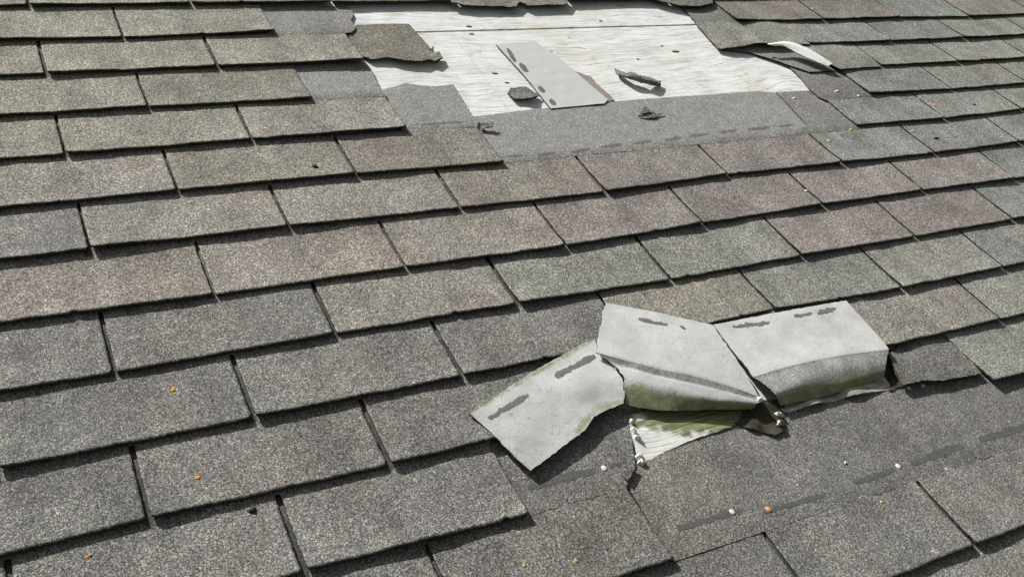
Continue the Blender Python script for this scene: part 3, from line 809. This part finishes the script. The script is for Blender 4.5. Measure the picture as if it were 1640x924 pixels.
# glue dashes on the long bare strip
for i, (a, b, c, d) in enumerate([(808, 251, 838, 249), (858, 249, 890, 245), (915, 243, 945, 239), (962, 236, 996, 231), (1012, 231, 1044, 226), (1062, 225, 1090, 221), (1105, 219, 1136, 214), (1150, 213, 1182, 208), (1196, 208, 1232, 204), (1246, 203, 1272, 200)]):
    decal('glue_dash', band_px(a, b, c, d, 6.5, 4, seed=i), TARF, ST['r7'], .0025, 80. + i)
decal('glue_dash', band_px(655, 201, 745, 195, 4, seed=3), TARF, ST['r6'], .0025, 91.)
decal('glue_dash', band_px(846, 780, 952, 752, 17, 7, seed=3), TARL, ST['r13'], .003, 92.)
decal('glue_dash', band_px(975, 747, 1003, 738, 9, seed=4), TARL, ST['r13'], .003, 93.)
decal('glue_dash', band_px(1085, 846, 1192, 815, 15, 7, seed=5), TARL, ST['r14a'], .003, 94.)
for i, (a, b, c, d, w) in enumerate([(1222, 820, 1326, 790, 12), (1366, 773, 1436, 751, 15), (1458, 742, 1540, 713, 18), (1566, 704, 1648, 682, 18)]):
    decal('glue_dash', band_px(a, b, c, d, w, 7, seed=i + 8), TARL, ST['r14b'], .003, 95. + i)

# ------------------------------------------------------------------ small loose things
def blob(name, x, y, rx, ry, hz, mat, lab, cat, grp=None, seed=0., seg=14, flat=.3, lift=0.0):
    if name == 'lichen_fleck': rx, ry, hz = rx * .75, ry * .75, hz * .6
    p, n, ob = surf(x, y)
    vs = []; fs = []; R0 = 4
    for i in range(R0 + 1):
        fr = i / R0
        for j in range(seg):
            a = 2 * math.pi * j / seg
            k = 1 + flat * nz(math.cos(a) * 1.6 + seed, math.sin(a) * 1.6, seed * 1.7)
            zz = hz * math.sqrt(max(0, 1 - fr ** 2.2)) * (1 + .5 * flat * nz(fr * 3, a, seed)) + lift * max(0, math.cos(a))
            vs.append((p.x + rx * k * fr * math.cos(a), p.y + ry * 1.25 * k * fr * math.sin(a), p.z + zz * (1 if fr < 1 else 0) - (0.0004 if i == R0 else 0)))
    for i in range(R0):
        for j in range(seg):
            a = i * seg + j; b = i * seg + (j + 1) % seg
            fs.append((a, a + seg, b + seg, b))
    o = link_mesh(name, vs, fs, [mat])
    return tag(o, lab, cat, grp)
LG = 'flecks of lichen on the shingles'
for i, (x, y, sz, m, l) in enumerate([
    (278, 624, .0052, LICH, 'bright orange lichen fleck on the left side, above the other two at lower left'),
    (317, 765, .0042, LICH, 'small orange lichen fleck in the middle of a tab at lower left'),
    (143, 890, .0040, LICH, 'dull orange lichen fleck near the bottom left corner'),
    (840, 905, .0038, LICY, 'tiny yellow brown lichen fleck at the bottom middle, left of its neighbour'),
    (923, 898, .0042, LICH, 'tiny orange lichen fleck at the bottom middle, right of its neighbour'),
    (1467, 40, .0075, LICY, 'yellow orange lichen fleck near the top right, highest on the roof'),
    (1408, 156, .0080, LICR, 'red orange lichen fleck under a tab edge right of the hole'),
    (1497, 169, .0085, LICR, 'largest orange lichen fleck, lying beside a slot at upper right'),
    (1363, 208, .0060, LICY, 'brownish lichen fleck just below a tab edge right of the long bare strip'),
    (1328, 226, .0060, LICY, 'dull yellow lichen fleck right of the end of the long bare strip'),
    (1606, 168, .0060, LICY, 'faint yellow lichen fleck near the right edge'),
    (1412, 804, .0036, LICY, 'faint yellow green lichen dot on the lower right tab'),
    (1618, 437, .0042, LICY, 'faint orange lichen dot near the right edge at mid height'),
    (457, 770, .0026, LICR, 'minute reddish dot on a tab edge at lower left')]):
    blob('lichen_fleck', x, y, sz, sz * .8, .002, m, l, 'lichen', LG, seed=i * 1.3, flat=1.0)
NG = 'roofing nails'
for i, (x, y, m, l, s) in enumerate([
    (968, 750, NAILW, 'pale round nail head on the glue line below the left flap', .0046),
    (1173, 820, NAILW, 'pale round nail head left of the rusty nail at lower right', .0046),
    (1231, 816, RUST, 'rusty orange nail head at the left end of a glue strip', .0048),
    (1439, 747, NAILW, 'pale round nail head between two glue strips at lower right', .0046),
    (1455, 621, NAILW, 'pale nail head just right of the right flap, left of a pair', .0042),
    (1478, 617, NAILW, 'pale nail head below the broken brown tab, right of a pair', .0042)]):
    blob('nail_head', x, y, s, s * .95, .0018, m, l, 'nail', NG, seed=i * 2.1, flat=.08)
blob('rust_spot', 1231, 816, .0016, .0016, .0026, plain('dark rust', (.22, .09, .05)), 'x', 'x', seed=3.) if 0 else None
CG = 'chalky crumbs at the torn edges'
for i, (x, y, a, b, l) in enumerate([
    (1011, 676, .004, .003, 'topmost pale crumb at the left end of the splintered wood'),
    (1014, 690, .003, .004, 'pale crumb second from the top beside the splintered wood'),
    (1020, 702, .004, .003, 'pale crumb third from the top beside the splintered wood'),
    (1022, 733, .007, .005, 'largest chalky white crumb at the tip of the splintered wood'),
    (1027, 741, .005, .004, 'lowest chalky crumb at the tip of the splintered wood'),
    (1246, 664, .007, .005, 'white crumb lying on the dark shade sheet between two flaps'),
    (1247, 678, .004, .003, 'smaller white crumb just below the one on the dark shade sheet'),
    (1216, 640, .004, .003, 'pale crumb at the right end of the middle flap')]):
    blob('chalky_crumb', x, y, a, b, .006, CHIP, l, 'crumb', CG, seed=i * 3.3, flat=1.1)
for i, (x, y, a, b, l) in enumerate([
    (505, 267, .0065, .004, 'small black scrap on a tab at upper left'),
    (405, 817, .0045, .0045, 'black speck on a tab at lower left'),
    (1560, 168, .004, .002, 'thin black speck on a tab right of the orange lichen'),
    (1500, 222, .008, .002, 'thin black twig on a tab near the right edge')]):
    blob('dark_scrap', x, y, a, b, .003, SHADE_SCRAP, l, 'scrap', 'dark scraps on the shingles', seed=i * 4.1, flat=1.1)
# knots and nail holes in the plywood
PLY = {o['label'][:6]: o for o in bpy.data.objects if o.name.startswith('plywood_sheet')}
HOLE = plain('dark hole', (.02, .018, .015), .95, 200, .3)
for i, (x, y, w, k) in enumerate([(1082, 83, 11, 2), (1022, 95, 5, 2), (751, 43, 9, 0), (755, 55, 8, 1), (792, 118, 9, 1), (690, 80, 6, 1), (1060, 74, 4, 2), (962, 34, 5, 0), (1240, 93, 9, 2), (812, 133, 8, 1)]):
    par = list(PLY.values())[k]
    decal('nail_hole', band_px(x - w / 2, y, x + w / 2, y + .5, max(2.0, w * .28), 3, seed=i), HOLE, par, .0012, 110. + i, .003, .0006)
# little torn flakes standing on the long bare strip
for i, (px, l) in enumerate([
    ([(1022, 186, -.006), (1034, 170, -.002), (1050, 182, -.001), (1040, 180, -.003), (1030, 181, -.003)], 'pointed torn flake standing up on the long bare strip'),
    ([(1024, 189, -.006), (1040, 185, -.004), (1062, 181, -.003), (1050, 188, -.003), (1036, 190, -.005)], 'dark torn scrap just below the pointed flake on the long bare strip'),
    ([(768, 203, -.004), (775, 196, .003), (790, 195, .005), (789, 203, .003), (778, 204, .001), (771, 210, -.004)], 'dark torn flake at the left end of the long bare strip')]):
    lifted(px, l, DRK, 'flake', seed=120. + i, rag=.002, name='torn_flake', step=.004, t=.002)
# white specks of grit on the right side
for i, (x, y, a, l) in enumerate([
    (1272, 158, .004, 'white grit grain left of the dark speckled patch'), (1340, 147, .007, 'broad white flake at the edge of the dark speckled patch'),
    (1375, 154, .005, 'white flake just left of the red orange lichen'), (1461, 211, .005, 'white splinter in a slot at right'),
    (1302, 15, .004, 'white grain in a slot near the top right'), (1291, 306, .004, 'white grain in a slot below the long bare strip'),
    (1472, 158, .004, 'white grain in a slot beside the orange lichen'), (1508, 24, .004, 'white flake on a tab edge near the top right'),
    (1354, 741, .0026, 'white grit grain on the widest bare strip')]):
    blob('white_grit', x, y, a, a * .6, .002, CHIP, l, 'grit', 'white grit grains', seed=i * 2.7, flat=1.0)
for o in list(bpy.data.objects):
    if 'org' in o: del o['org']
